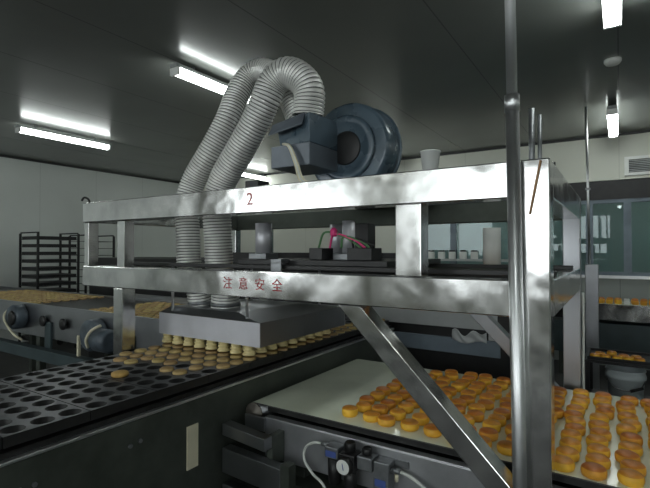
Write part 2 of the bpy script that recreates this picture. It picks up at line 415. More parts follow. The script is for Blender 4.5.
part('panel_seam', MB().box(MX1+.0201, MX1+.0215, 1.285, 1.30, .41, .98), 'darksteel', mc)
def tray_mesh():
    nx, ny = 8, 3; px = (MX1-MX0-.004)/nx; py = .0865; r = .0355; N = 12
    m = MB(); W = px*nx; D = py*ny
    def ring_on_square(k, hx, hy):
        an = 2*PI*(k+.5)/N; c, s = math.cos(an), math.sin(an); q = max(abs(c)/hx, abs(s)/hy); return c/q, s/q
    for i in range(nx):
        for j in range(ny):
            cx = -W/2+px*(i+.5); cy = -D/2+py*(j+.5)
            k = len(m.v)
            sq = [ring_on_square(t, px/2, py/2) for t in range(N)]
            # corners are inserted so that neighbours close up
            for x, y in sq: m.v.append((cx+x, cy+y, 0))
            for t in range(N):
                an = 2*PI*(t+.5)/N; m.v.append((cx+r*math.cos(an), cy+r*math.sin(an), .0))
            for t in range(N):
                an = 2*PI*(t+.5)/N; m.v.append((cx+r*.82*math.cos(an), cy+r*.82*math.sin(an), -.022))
            for t in range(N):
                u = (t+1) % N
                a, b = sq[t], sq[u]
                out = [k+t, k+u]
                if abs(a[0]-b[0]) > 1e-6 and abs(a[1]-b[1]) > 1e-6:   # corner between the two
                    m.v.append((cx+math.copysign(px/2, a[0]), cy+math.copysign(py/2, a[1]), 0)); out = [k+t, len(m.v)-1, k+u]
                m.face(out+[k+N+u, k+N+t]); m.face([k+N+t, k+N+u, k+2*N+u, k+2*N+t], 1, True)
            m.face([k+2*N+t for t in range(N)], 1)
    e = .0
    m.box(-W/2, W/2, -D/2, D/2, -.034, -.0225, 1)
    m.box(-W/2-.0005, W/2+.0005, -D/2-.0005, -D/2+.003, -.034, -.0004, 1); m.box(-W/2-.0005, W/2+.0005, D/2-.003, D/2+.0005, -.034, -.0004, 1)
    m.box(-W/2-.0005, -W/2+.003, -D/2+.003, D/2-.003, -.034, -.0004, 1); m.box(W/2-.003, W/2+.0005, -D/2+.003, D/2-.003, -.034, -.0004, 1)
    return m, px, py
tm, TPX, TPY = tray_mesh()
tme = tm.mesh('mould_tray', mlist(['mould', 'black']))
TY0, TP = .36, TPY*3+.004
TCX = (MX0+MX1)/2
tray_rows = []
for k in range(11):
    y = TY0+TP*(k+.5)
    o = bpy.data.objects.new('mould_tray', tme); C.objects.link(o); o.location = (TCX, y, MZ)
    if k < 4: lb = 'black mould tray with empty round cups, %s of the row from the near left end' % ORD[k]
    elif k == 4: lb = 'black mould tray holding pale cakes just in front of the steel hood'
    elif k < 8: lb = 'black mould tray under the steel hood, %s from its front lip' % ORD[k-5]
    else: lb = 'black mould tray behind the steel hood, %s from it' % ORD[k-8]
    tag(o, lb, 'tray', 'black mould trays in a row')
    for j in range(3): tray_rows.append(y+TPY*(j-1))
part_rail = None

def cake_mesh(name, r, h, mats, n=20):
    prof = [(r*.80, 0), (r*.93, h*.10), (r, h*.40), (r*.99, h*.62), (r*.93, h*.85), (r*.80, h*.97), (r*.4, h*1.03), (r*.06, h*1.04)]
    mis = [1, 1, 1, 1, 0, 0, 0, 0]
    return MB().lathe(prof, (0, 0, 0), n, mis).mesh(name, mlist(mats))
def cake(me, loc, label, group, tilt=0, name='round_cake'):
    o = bpy.data.objects.new(name, me); C.objects.link(o); o.location = loc
    o.rotation_euler = (random.uniform(-tilt, tilt), random.uniform(-tilt, tilt), random.uniform(0, 6.28))
    return tag(o, label, 'cake', group)
pale = cake_mesh('round_cake', .032, .020, ['tantop', 'tanside'], 14)
rows = [y for y in tray_rows if y > 1.33]
for r_, y in enumerate(rows):
    for c_ in range(8):
        x = TCX+TPX*(c_-3.5)
        if y > 1.95 and c_ < 6: continue
        if r_ == 0 and c_ in (0, 3, 4, 7): continue
        if r_ == 1 and c_ in (5, 7): continue
        cake(pale, (x, y, MZ-.0075), 'pale cake in moulds near the hood, %s row from front, %s from right' % (ORD[r_], ORD[7-c_]),
             'pale cakes in the moulds around the hood', name='pale_cake')
cake(cake_mesh('round_cake', .036, .02, ['loneside', 'loneside'], 16), (TCX+TPX*(4-3.5)+.0, tray_rows[9], MZ+.0006),
     'single tan-yellow cake lying alone on the empty black mould trays', 'single cake on the empty moulds')

# suction hood over the moulds
hd = thing('suction_hood', 'steel suction hood hanging over the mould trays below the ducts', 'hood', (-1.82, 2.1, 1.133))
HX0, HX1, HY0, HY1, HZ0, HZ1, HZ2 = -2.19, -1.45, 1.69, 2.50, 1.133, 1.25, 1.285
part('front_lip', MB().box(HX0, HX1, HY0, HY0+.006, HZ0, HZ1), 'hoodsteel', hd)
part('rear_lip', MB().box(HX0, HX1, HY1-.006, HY1, HZ0, HZ1), 'hoodsteel', hd)
part('side_lip', MB().box(HX0, HX0+.006, HY0+.0065, HY1-.0065, HZ0, HZ1), 'sidesteel', hd)  # both hood sides: shade put into a darker sheet
part('side_lip', MB().box(HX1-.006, HX1, HY0+.0065, HY1-.0065, HZ0, HZ1), 'sidesteel', hd)
tx0, tx1, ty0, ty1 = -2.13, -1.62, 1.725, 2.2
part('sloping_top', MB().hexa([(HX0, HY0, HZ1), (HX1, HY0, HZ1), (HX0, HY1, HZ1), (HX1, HY1, HZ1),
                               (tx0, ty0, HZ2), (tx1, ty0, HZ2), (tx0, ty1, HZ2), (tx1, ty1, HZ2)]), 'sidesteel', hd)
part('cup_plate', MB().box(HX0+.008, HX1-.008, HY0+.008, HY1-.008, HZ0+.012, HZ0+.03), 'blackmetal', hd)
cupprof = [(.018, .012), (.020, .0), (.027, -.008), (.027, -.013), (.021, -.017), (.030, -.024), (.030, -.029), (.023, -.033), (.032, -.040), (.033, -.050)]
hang = [(-1.35+0, 0)]
hrows = [y for y in tray_rows if HY0+.03 < y < HY1-.03]
for r_, y in enumerate(hrows):
    for c_ in range(8):
        if r_ > 0 and c_ < 6: continue
        x = TCX+TPX*(c_-3.5)
        part('suction_cup', MB().lathe(cupprof, (x, y, HZ0), 14), 'cup', hd)
for x in (-2.1, -1.55):
    for y in (1.71, 2.36): part('hanger_rod', MB().cyl((x, y, HZ1+.003), (x, y, 1.5095), .008, 10), 'tube', hd)

# two corrugated ducts and the fan
def duct(name, pts, r, label):
    P = resample(spline(pts, 24), .0042)
    rad = []; mis = []
    for i in range(len(P)):
        ph = i % 4
        rad.append(r*(1.0 if ph in (0, 1) else .93 if ph == 2 else .95))
        mis.append(1 if ph == 2 else 0)
    t = thing(name, label, 'duct', pts[0], 'corrugated ducts')
    part('hose', MB().tube(P, rad, 28, 0, False, True, mis), ['duct', 'ductwire'], t)
    a, b = Vector(pts[0]), Vector(pts[-1])
    part('clamp', MB().lathe([(r*1.04, 0), (r*1.04, .018)], (a.x, a.y, a.z+.006), 28), 'alloy', t)
    return t
Z = lambda z: EYE+z
def on_plane(u, v, Y):
    a = (u-325)/461; t = Y/(.8424+.5388*a)
    return (t*(-.5388+.8424*a), Y, EYE+(250-v)/461*t)
hose_near = [on_plane(*q) for q in ((220, 272, 1.84), (218, 235, 1.83), (217, 205, 1.82), (223, 180, 1.82), (238, 153, 1.82), (254, 124, 1.82), (265, 100, 1.82), (273, 82, 1.83), (286, 72, 1.84), (300, 77, 1.85), (309, 91, 1.86))]
duct('flexible_duct', [(-1.845, 1.86, HZ2+.0015), (-1.84, 1.85, 1.42)]+hose_near+[(-1.292, 1.865, Z(.662))], .078,
     'nearer silver corrugated duct arching from the hood up to the blue fan')
hose_far = [on_plane(*q) for q in ((190, 272, 1.82), (188, 235, 1.82), (187, 205, 1.82), (194, 180, 1.84), (210, 152, 1.86), (227, 120, 1.90), (237, 94, 1.95), (249, 76, 2.0), (264, 70, 2.02), (280, 79, 2.0), (290, 96, 1.985))]
duct('flexible_duct', [(-2.03, 1.85, HZ2+.0015), (-2.04, 1.83, 1.42)]+hose_far+[(-1.405, 1.98, Z(.64))], .07,
     'farther left corrugated duct rising behind the nearer one')

fx, fy, fz, frad = -1.165, 2.02, Z(.515), .235
fan = thing('centrifugal_fan', 'blue-grey centrifugal fan on top of the steel frame, fed by two ducts', 'fan', (fx, fy+.1, ZT1))
fprof = [(frad*.985, .0), (frad, -.008), (frad, -.17), (frad*.985, -.178)]
sc = MB().lathe([(.11, .0), (frad*.93, .0), (frad*.985, -.012), (frad, -.04), (frad, -.12), (frad*.97, -.15), (.02, -.15)], (fx, fy, fz), 56, axis='y')
part('scroll_casing', sc, 'fan', fan, .004)
part('casing_rim', MB().lathe([(frad*.99, .004), (frad*1.035, .003), (frad*1.035, -.008), (frad*.99, -.009)], (fx, fy+.14, fz), 56, axis='y'), 'fan', fan)
part('inlet_ring', MB().lathe([(.165, .0), (.165, .014), (.15, .02), (.125, .012), (.10, .004), (.085, .004)], (fx, fy-.001, fz), 44, axis='y'), 'fan', fan)
part('inlet_dark_disc', MB().lathe([(.086, .0), (.08, .003), (.02, .003)], (fx, fy-.006, fz), 32, axis='y'), 'black', fan)  # flat black disc stands in for the dark inlet opening
part('motor', MB().lathe([(.09, -.151), (.095, -.16), (.095, -.40), (.07, -.42), (.02, -.42)], (fx, fy, fz), 32, axis='y'), 'motor', fan)
# inlet plenum in front of the wheel
bx0, bx1, by0 = -1.44, -1.212, 1.76
part('inlet_plenum', MB().box(bx0, bx1, by0, fy-.003, Z(.398), Z(.505)), 'fanlight', fan, .004)
part('plenum_hood', MB().hexa([(bx0+.02, by0+.05, Z(.5055)), (bx1, by0+.001, Z(.5055)), (bx0+.02, fy-.003, Z(.5055)), (bx1, fy-.003, Z(.5055)),
                               (bx0+.02, by0+.02, Z(.60)), (bx1, by0+.001, Z(.645)), (bx0+.02, fy-.003, Z(.62)), (bx1, fy-.003, Z(.655))]), 'fan', fan, .004)
part('plenum_flap', MB().hexa([(bx0+.0, by0-.02, Z(.555)), (bx1-.03, by0-.015, Z(.585)), (bx0+.0, by0+.012, Z(.61)), (bx1-.03, by0+.012, Z(.645)),
                               (bx0+.0, by0-.022, Z(.561)), (bx1-.03, by0-.018, Z(.591)), (bx0+.0, by0+.010, Z(.616)), (bx1-.03, by0+.010, Z(.651))]), 'fanlight', fan, .001)
part('stand', MB().prism([(fx-.2, ZT1+.012), (fx+.2, ZT1+.012), (fx+.12, fz-.12), (fx-.12, fz-.12)], fy+.02, fy+.03).prism([(fx-.2, ZT1+.012), (fx+.2, ZT1+.012), (fx+.12, fz-.12), (fx-.12, fz-.12)], fy+.12, fy+.13), 'fan', fan)
part('mounting_plate', MB().box(fx-.30, fx+.24, 1.58, R0+.02, ZT1+.0005, ZT1+.0115), 'fan', fan)
part('terminal_box', MB().box(fx-.30, fx-.22, 1.60, 1.68, ZT1+.012, ZT1+.05), 'black', fan, .004)
cab = thing('fan_cable', 'pale loose cables drooping below the blue fan box', 'cable', (fx-.2, 1.72, ZT1+.03))
for k in range(3):
    part('wire', MB().tube(spline([(bx1-.15+.006*k, 1.752, Z(.51)), (bx1-.10+.006*k, 1.735, Z(.485)), (bx1-.06+.008*k, 1.73, Z(.40)), (bx1-.02+.012*k, 1.71, Z(.32)), (bx1+.04+.03*k, 1.69, Z(.290))], 6), .005, 8),
         ['cream', 'hose', 'cream'][k], cab)

# carriage rails and actuators inside the frame
cg = thing('depanning_carriage', 'dark carriage with pneumatic cylinders inside the steel frame', 'carriage', (-1.4, 2.05, ZL1))
for y in (1.685, 2.34): part('guide_rail', MB().box(X0+.01, X1-.01, y, y+.05, ZL1+.0008, ZL1+.02), 'black', cg, .002)
part('cross_plate', MB().box(-1.62, -.80, 1.72, 2.39, ZL1+.0205, ZL1+.045), 'blackmetal', cg, .002)
part('rail_cover', MB().box(-2.25, -.9, 2.30, 2.335, ZL1+.0008, ZL1+.075), 'black', cg, .002)
for k, x in enumerate((-1.52, -1.27, -1.06)):
    y = (1.80, 2.1, 1.86)[k]; rr = (.042, .035, .03)[k]
    part('cylinder_barrel', MB().cyl((x, y, ZL1+.0755), (x, y, 1.735), rr, 20), 'hoodsteel', cg)
    part('cylinder_base', MB().box(x-.055, x+.055, y-.05, y+.05, ZL1+.0455, ZL1+.075), 'alloy', cg, .003)
part('valve_block', MB().box(-1.20, -1.13, 1.74, 1.84, ZL1+.0455, ZL1+.10), 'blackmetal', cg, .003)
part('valve_block', MB().box(-1.0, -.88, 1.74, 1.84, ZL1+.0455, ZL1+.10), 'blackmetal', cg, .003)
part('carriage_post', MB().box(-1.10, -1.02, 1.98, 2.06, ZL1+.0455, 1.73), 'black', cg, .003)
part('bracket', MB().box(-1.36, -1.30, 1.66, 1.72, ZL1+.031, ZL1+.05).box(-1.36, -1.30, 1.66, 1.67, ZL1-.02, ZL1+.031), 'alloy', cg, .002)
for k in range(4):
    part('hose', MB().tube(spline([(-1.16+.06*k, 1.76, ZL1+.10), (-1.12+.05*k, 1.75, ZL1+.17-.01*k), (-1.02+.045*k, 1.75, ZL1+.15-.012*k), (-.94+.02*k, 1.76, ZL1+.10)], 8), .005, 8),
         ['green', 'pink', 'green', 'black'][k], cg)
part('hose_fitting', MB().lathe([(.012, 0), (.016, .01), (.016, .03), (.006, .04)], (-1.07, 1.745, ZL1+.15), 12), 'pink', cg, 0, 'pink hose fitting')
part('rear_cylinder', MB().cyl((-.533, 2.365, ZL1+.0205), (-.533, 2.365, ZL1+.20), .042, 24), 'white', cg, 0, 'white cylinder')
part('rear_rail', MB().box(X0+.09, X1-.09, 2.42, 2.45, ZL1-.05, ZL1-.02), 'blackmetal', cg)

# ------------------------------------------------------------------ white belt conveyor in front
BX0, BX1, BY0, BY1, BZ = -1.47, 1.5, 1.62, 2.62, .90
bc = thing('belt_conveyor', 'wide white belt conveyor carrying rows of golden cakes', 'conveyor', (0, 2.15, 0))
def loop(r, x0, x1, zc, n=14):
    pts = [(x0+r+(-r)*math.sin(PI*k/n), zc-r*math.cos(PI*k/n)) for k in range(n+1)]
    return pts+[(x1-r+r*math.sin(PI*k/n), zc+r*math.cos(PI*k/n)) for k in range(n+1)]
RB = .05
bo = MB(); outer = loop(RB, BX0, BX1, BZ-RB); inner = loop(RB-.005, BX0+.005, BX1-.005, BZ-RB)
n = len(outer); k0 = len(bo.v)
for y in (BY0, BY1):
    bo.v += [(x, y, z) for x, z in outer]+[(x, y, z) for x, z in inner]
for i in range(n):
    j = (i+1) % n
    bo.face([i, j, 2*n+j, 2*n+i], 0); bo.face([n+i, 3*n+i, 3*n+j, n+j], 1)
    bo.face([i, n+i, n+j, j], 1); bo.face([2*n+i, 2*n+j, 3*n+j, 3*n+i], 1)
part('belt', bo, ['belt', 'beltback'], bc)
part('end_roller', MB().cyl((BX0+RB, BY0+.004, BZ-RB), (BX0+RB, BY1-.004, BZ-RB), RB-.006, 28), 'sidesteel', bc)
part('drive_roller', MB().cyl((BX1-RB, BY0+.004, BZ-RB), (BX1-RB, BY1-.004, BZ-RB), RB-.006, 28), 'sidesteel', bc)
part('bearing_hub', MB().lathe([(.049, .0), (.049, .006), (.045, .008), (.014, .008), (.012, .014), (.004, .014)], (BX0+RB, BY0-.001, BZ-RB), 28, axis='y'), 'rollerend', bc)
part('slider_bed', MB().box(BX0+.12, BX1-.12, BY0+.01, BY1-.01, BZ-.03, BZ-.0055), 'blackmetal', bc)
part('side_panel', MB().box(BX0+.14, BX1-.02, BY0-.035, BY0-.02, .69, .858), 'satin', bc, .003)
part('panel_lip', MB().box(BX0+.14, BX1-.02, BY0-.037, BY0-.002, .8585, .863), 'tube', bc, .0015, 'bright steel edge drawn as a highlight')  # brighter lip stands in for the highlight along the panel top
part('side_panel', MB().box(BX0+.14, BX1-.02, BY1+.015, BY1+.03, .69, .858), 'sidesteel', bc, .003)
for x in (BX0+.28, -.1, 1.2):
    for y in (BY0+.06, BY1-.06): part('leg', MB().box(x-.025, x+.025, y-.025, y+.025, 0, .689), 'darksteel', bc, .002)
    part('cross_member', MB().box(x-.02, x+.02, BY0-.018, BY1+.018, .69, .74), 'darksteel', bc)
part('connecting_bar', MB().hexa([(-1.455, 1.45, .80), (-1.22, 1.45, .78), (-1.455, 1.50, .80), (-1.22, 1.50, .78), (-1.455, 1.45, .85), (-1.22, 1.45, .83), (-1.455, 1.50, .85), (-1.22, 1.50, .83)]), 'sidesteel', bc, .002)
part('connecting_bar', MB().hexa([(-1.455, 1.45, .64), (-1.14, 1.45, .625), (-1.455, 1.50, .64), (-1.14, 1.50, .625), (-1.455, 1.45, .745), (-1.14, 1.45, .73), (-1.455, 1.50, .745), (-1.14, 1.50, .73)]), 'sidesteel', bc, .002)
part('connecting_bar', MB().box(-1.455, -1.14, 1.45, 1.50, .54, .59), 'sidesteel', bc, .002)
part('leg', MB().box(-1.139, -1.095, 1.45, 1.495, 0, .75), 'darksteel', bc, .002)
part('bar_bracket', MB().box(-1.25, -1.2195, 1.501, BY0-.0355, .70, .825), 'darksteel', bc, .002)
part('hub_bracket', MB().box(BX0+.035, BX0+.15, BY0-.05, BY0-.036, .80, .86), 'sidesteel', bc, .002)
part('lower_tray', MB().hexa([(BX0+.05, BY0-.03, .60), (-.3, BY0-.03, .60), (BX0+.05, BY1, .60), (-.3, BY1, .60),
                              (BX0+.05, BY0-.03, .605), (-.3, BY0-.03, .605), (BX0+.05, BY1, .605), (-.3, BY1, .605)]), 'darksteel', bc)
solo('plastic_strap', MB().box(MX1+.0206, MX1+.026, 1.275, 1.333, .71, .885), 'cream',
     'pale upright plastic strip on the dark conveyor side, left of the white belt', 'strip', (MX1+.023, 1.28, .695), bevel=.001)

gold = [cake_mesh('round_cake', r, h, ['caketop', 'cakeside'], 22) for r, h in ((.0352, .034), (.0345, .037), (.0365, .032))]
LX0, LP = -.965, .09
for k in range(13):
    x = LX0+LP*k
    side = 'left' if k < 8 else 'right'
    nrow = 11
    y = 1.705 if k < 5 else 1.69 if k < 8 else 1.662
    for j in range(nrow):
        yy = y+.0845*j+random.uniform(-.006, .006)
        if yy > 2.575: continue
        if k == 0 and j > 6: continue
        if k == 1 and j == 10: continue
        xx = x+random.uniform(-.011, .011)+(.012 if k < 8 and j % 2 else 0)
        if k < 8: lb = 'golden cake on belt left of frame post, %s lane from left, %s from front' % (ORD[k], ORD[j])
        else: lb = 'golden cake on belt right of frame post, %s lane from post, %s from front' % (ORD[k-8], ORD[j])
        cake(random.choice(gold), (xx, yy, BZ), lb, 'golden cakes on the white belt')

# air preparation unit on the side of the belt conveyor
py = BY0-.0355
au = thing('air_regulator_unit', 'compressed air regulator with white gauge on the side of the belt conveyor', 'regulator', (-.90, py, .70))
part('mounting_bracket', MB().box(-1.02, -.68, py-.006, py-.0005, .775, .80), 'alloy', au)
part('filter_head', MB().box(-1.005, -.945, py-.065, py-.0065, .765, .81), 'alloy', au, .004)
part('filter_bowl', MB().lathe([(.012, .655), (.024, .665), (.027, .70), (.027, .764)], (-.975, py-.036, 0), 20), 'blackmetal', au)
part('blue_label', MB().box(-.999, -.952, py-.0665, py-.0652, .772, .795), 'blue', au, 0, 'blue label')
part('regulator_body', MB().box(-.94, -.87, py-.07, py-.0065, .735, .80), 'black', au, .005)
part('regulator_knob', MB().lathe([(.020, .8005), (.022, .806), (.022, .832), (.018, .838)], (-.905, py-.038, 0), 20), 'blackmetal', au, .001)
gz, gx = .762, -.905
gg = part('pressure_gauge', MB().lathe([(.029, .0), (.031, .004), (.031, .022), (.0285, .024)], (gx, py-.0705, gz), 28, axis='y'), 'black', au)
part('dial', MB().lathe([(.0272, .0), (.0272, .0008)], (gx, py-.0947, gz), 28, axis='y'), 'white', gg, 0, 'white gauge dial')
part('needle', MB().bar((gx+.003, py-.0962, gz-.010), (gx-.002, py-.0962, gz+.014), .003, .0008, 0, (0, 1, 0)), 'blue', gg)
part('valve_body', MB().box(-.862, -.80, py-.065, py-.0065, .755, .805), 'alloy', au, .004)
part('valve_knob', MB().lathe([(.017, .8055), (.019, .81), (.019, .828), (.014, .832)], (-.832, py-.036, 0), 18), 'blackmetal', au)
part('solenoid', MB().box(-.796, -.735, py-.06, py-.0065, .70, .80), 'alloy', au, .004)
part('blue_label', MB().box(-.789, -.745, py-.0615, py-.0602, .712, .738), 'blue', au, 0, 'blue label')
part('lower_bowl', MB().lathe([(.012, .64), (.022, .65), (.025, .69), (.025, .7345)], (-.905, py-.036, 0), 18), 'black', au)
part('fitting', MB().cyl((-.7345, py-.033, .772), (-.70, py-.033, .772), .010, 10).cyl((-1.0055, py-.036, .80), (-1.035, py-.036, .80), .009, 10), 'alloy', au)
part('silencer', MB().cyl((-.715, py-.033, .7605), (-.715, py-.033, .735), .007, 8), 'cream', au)
solo('air_hose', MB().tube(spline([(-1.036, py-.036, .80), (-1.075, py-.036, .795), (-1.115, py-.036, .765), (-1.12, py-.036, .715), (-1.08, py-.036, .67), (-1.03, py-.04, .645), (-.99, py-.05, .60)], 8), .0055, 10), 'hose',
     'looped translucent hose left of the pressure gauge', 'hose', (-1.036, py-.036, .80))
solo('air_hose', MB().tube(spline([(-.699, py-.033, .772), (-.66, py-.034, .765), (-.60, py-.036, .735), (-.53, py-.038, .69), (-.47, py-.04, .63)], 8), .006, 10), 'hose',
     'pale hose running right and down from the regulator unit', 'hose', (-.699, py-.033, .772))

for o_ in [o for o in C.objects if o.get('category') == 'regulator' or (o.get('category') == 'hose')]: o_.location += Vector((.03, 0, .029))

# ------------------------------------------------------------------ far left conveyor with flat cakes
CY0, CY1, CZ = 2.18, 2.96, 1.085
lc = thing('tray_conveyor', 'far left steel conveyor with motors, carrying rows of flat tan cakes', 'conveyor', (-5, 2.57, 0))
CX0, CX1 = -8.2, -2.78
part('side_panel', MB().box(CX0, CX1, CY0, CY0+.02, .80, CZ+.012), 'sidesteel', lc, .002)
part('side_panel', MB().box(CX0, CX1, CY1-.02, CY1, .80, CZ+.02), 'sidesteel', lc, .002)
part('carrying_bed', MB().box(CX0, CX1, CY0+.021, CY1-.021, CZ-.03, CZ), 'blackmetal', lc)
part('lower_beam', MB().box(CX0, CX1-.05, CY0-.10, CY0-.02, .62, .72), 'teal', lc, .003)
for x in (-4.35, -3.15): part('beam_bracket', MB().box(x-.05, x+.05, CY0-.0195, CY0-.0005, .64, .95), 'teal', lc)
for x in (-7.8, -6.2, -4.6, -3.0):
    for y in (CY0+.05, CY1-.05): part('leg', MB().box(x-.03, x+.03, y-.03, y+.03, 0, .799), 'darksteel', lc)
part('rear_guide', MB().box(-4.3, CX1, CY1+.001, CY1+.03, CZ+.0, CZ+.06), 'sidesteel', lc)
mo = part('drive_motor', MB().lathe([(.10, .0005), (.115, .01), (.115, .09), (.10, .11), (.03, .115)], (-4.84, CY0, .965), 28, axis='y'), 'motor', lc)
part('motor_face', MB().lathe([(.065, .0), (.07, .006), (.05, .016), (.015, .016)], (-4.80, CY0-.116, .965), 24, axis='y'), 'black', mo)
for x in (-4.42, -4.08):
    kb = part('adjusting_knob', MB().lathe([(.02, .0005), (.02, .02), (.05, .021), (.05, .035), (.015, .04)], (x, CY0, .955), 10, axis='y'), 'black', lc)
gm = part('gear_motor', MB().lathe([(.10, .0005), (.125, .012), (.125, .10), (.09, .12), (.03, .125)], (-3.56, CY0, .92), 24, axis='y').box(-3.70, -3.46, CY0-.08, CY0-.001, .80, .98), 'motor', lc, .006)
part('gear_motor_fins', MB().lathe([(.09, 0), (.09, .15), (.07, .16)], (-3.42, CY0-.09, .90), 18, axis='x'), 'motor', gm)
part('motor_cable', MB().tube(spline([(-4.93, CY0-.05, 1.055), (-4.97, CY0-.10, 1.0), (-4.92, CY0-.13, .94), (-4.80, CY0-.14, .87), (-4.70, CY0-.13, .81), (-4.66, CY0-.09, .77)], 8), .010, 8), 'cream', lc, 0, 'pale motor cable')
part('motor_cable', MB().tube(spline([(-3.36, CY0-.12, 1.02), (-3.42, CY0-.16, .98), (-3.47, CY0-.17, .91), (-3.50, CY0-.14, .84)], 8), .012, 8), 'cream', lc, 0, 'pale motor cable')
part('sensor_rod', MB().box(-3.80, -3.775, CY0-.06, CY0-.04, .721, .89), 'cream', lc, 0, 'pale upright rod')
flat = cake_mesh('flat_cake', .0365, .016, ['tantop', 'tanside'], 12)
for px0, ncol, word, grp in ((-4.72, 18, 'at the far left', 'flat cakes at the far left of the tray conveyor'), (-2.93, 10, 'behind the left frame leg', 'flat cakes behind the left frame leg')):
    for c_ in range(ncol):
        for r_ in range(8):
            x = px0-.094*c_+random.uniform(-.004, .004); y = CY0+.068+.0905*r_+random.uniform(-.003, .003)
            cake(flat, (x, y, CZ), 'flat tan cake %s, %s row back, %s from right end' % (word, ORD[r_], ORD[c_]), grp, name='flat_cake')
solo('red_bar', MB().box(-2.222, -2.205, 1.16, 1.36, 1.0006, 1.02), 'red', 'small dull red bar lying along the far edge of the mould trays', 'bar', (-2.235, 1.26, 1.0006))

# ------------------------------------------------------------------ racks by the left wall
def rack(label, loc, w, d, h, trays, n=14):
    t = thing('tray_rack', label, 'rack', loc, 'tray racks by the left wall')
    x, y, z = loc
    for sx in (-1, 1):
        for sy in (-1, 1):
            part('upright', MB().box(x+sx*d/2-.014, x+sx*d/2+.014, y+sy*w/2-.014, y+sy*w/2+.014, z+.10, z+h), 'blackmetal', t)
            part('castor', MB().cyl((x+sx*d/2-.015, y+sy*w/2, z+.05), (x+sx*d/2+.015, y+sy*w/2, z+.05), .05, 14), 'black', t)
    for k in range(n):
        zz = z+.2+(h-.3)*k/(n-1)
        part('tray_runner', MB().box(x-d/2, x+d/2, y-w/2-.005, y-w/2+.03, zz, zz+.008).box(x-d/2, x+d/2, y+w/2-.03, y+w/2+.005, zz, zz+.008)
             .box(x+d/2-.004, x+d/2+.004, y-w/2, y+w/2, zz, zz+.008), 'blackmetal', t)
    part('top_rail', MB().box(x-d/2, x+d/2, y-w/2, y-w/2+.02, z+h, z+h+.02).box(x-d/2, x+d/2, y+w/2-.02, y+w/2, z+h, z+h+.02), 'blackmetal', t)
    if trays:
        for k in range(n):
            zz = z+.2+(h-.3)*k/(n-1)+.0085
            b = MB().box(x-d/2+.01, x+d/2-.02, y-w/2+.02, y+w/2-.02, zz, zz+.045)
            part('baking_tray', b, 'blackmetal', t)
    return t
rack('dark bakery rack full of black trays against the left wall', (-7.7, 3.85, 0), .62, .55, 1.86, True)
rack('open empty bakery rack right of the full tray rack', (-7.75, 4.58, 0), .50, .5, 1.84, False)

# ------------------------------------------------------------------ dark oven behind the frame
ov = thing('tunnel_oven', 'dark machine cabinet with grey panels behind the steel frame', 'oven', (-1.8, 4.1, 0))
part('body', MB().box(-3.3, -.62, 3.45, 4.9, .12, 1.40), 'black', ov, .004)
part('feed_housing', MB().box(-5.9, -3.3005, 3.45, 4.4, .12, 1.50), 'black', ov, .004)
part('plinth', MB().box(-5.8, -3.35, 3.55, 4.3, 0, .1195), 'black', ov)
part('front_panel', MB().box(-1.75, -.80, 3.43, 3.449, 1.02, 1.13), 'palegrey', ov, .003)
part('front_panel', MB().box(-1.7, -.72, 3.43, 3.449, .83, .945), 'bluegrey', ov, .003)
part('panel_edge', MB().box(-.80, -.74, 3.43, 3.449, .95, 1.2), 'palegrey', ov, .003)
part('plinth', MB().box(-3.2, -.7, 3.55, 4.8, 0, .1195), 'black', ov)
part('top_rim', MB().box(-3.3, -.62, 3.43, 3.46, 1.4005, 1.46), 'black', ov)
rg = MB(); nx, ny = 16, 7
for a in range(nx+1):
    for b in range(ny+1):
        fx_, fy_ = a/nx, b/ny
        rg.v.append((-1.06+.25*fx_, 3.4265-.014*abs(math.sin(9*fx_+3*fy_)), .925+.07*fy_+.012*math.sin(7*fx_+2)+.018*fy_*math.sin(13*fx_)))
for a in range(nx):
    for b in range(ny):
        k = a*(ny+1)+b; rg.face([k, k+ny+1, k+ny+2, k+1], 0, True)
rag = solo('cloth_rag', rg, 'palegrey', 'crumpled pale rag on the blue-grey panel of the dark cabinet', 'rag', (-.95, 3.42, .93))
sm = rag.modifiers.new('thickness', 'SOLIDIFY'); sm.thickness = .004

# ------------------------------------------------------------------ right background
rc = thing('rear_conveyor', 'narrow steel conveyor along the back wall carrying small golden cakes', 'conveyor', (.6, 6.8, 0))
RX0, RX1, RY0, RY1, RZ = -.75, 3.6, 6.62, 7.1, .94
part('belt', MB().box(RX0, RX1, RY0+.02, RY1-.02, RZ-.012, RZ), 'belt', rc, .004)
part('side_panel', MB().box(RX0, RX1, RY0, RY0+.018, .74, RZ-.002), 'steel', rc, .003)
part('side_panel', MB().box(RX0, RX1, RY1-.018, RY1, .70, RZ-.002), 'steel', rc, .003)
part('lower_cover', MB().box(RX0, RX1, RY0+.05, RY1-.05, .30, .695), 'teal', rc)
for x in (RX0+.1, 1.4, RX1-.1): part('leg', MB().box(x-.03, x+.03, RY0+.1, RY1-.1, 0, .2995), 'darksteel', rc)
small = cake_mesh('round_cake', .037, .058, ['caketop', 'cakeside'], 14)
n_ = 0
for k in range(11):
    if k in (3, 7): continue
    x = -.20+.088*k
    for j in range(3):
        y = RY0+.075+.095*j
        cake(small, (x+random.uniform(-.006, .006), y, RZ), 'small golden cake on rear conveyor by the wall, %s row back, %s from left' % (ORD[j], ORD[n_]),
             'golden cakes on the rear conveyor')
    n_ += 1
solo('white_box', MB().box(.04, .095, RY0+.05, RY0+.2, RZ+.0005, RZ+.06), 'white', 'small white box among the cakes on the rear conveyor', 'box', (.07, RY0+.12, RZ), bevel=.004)
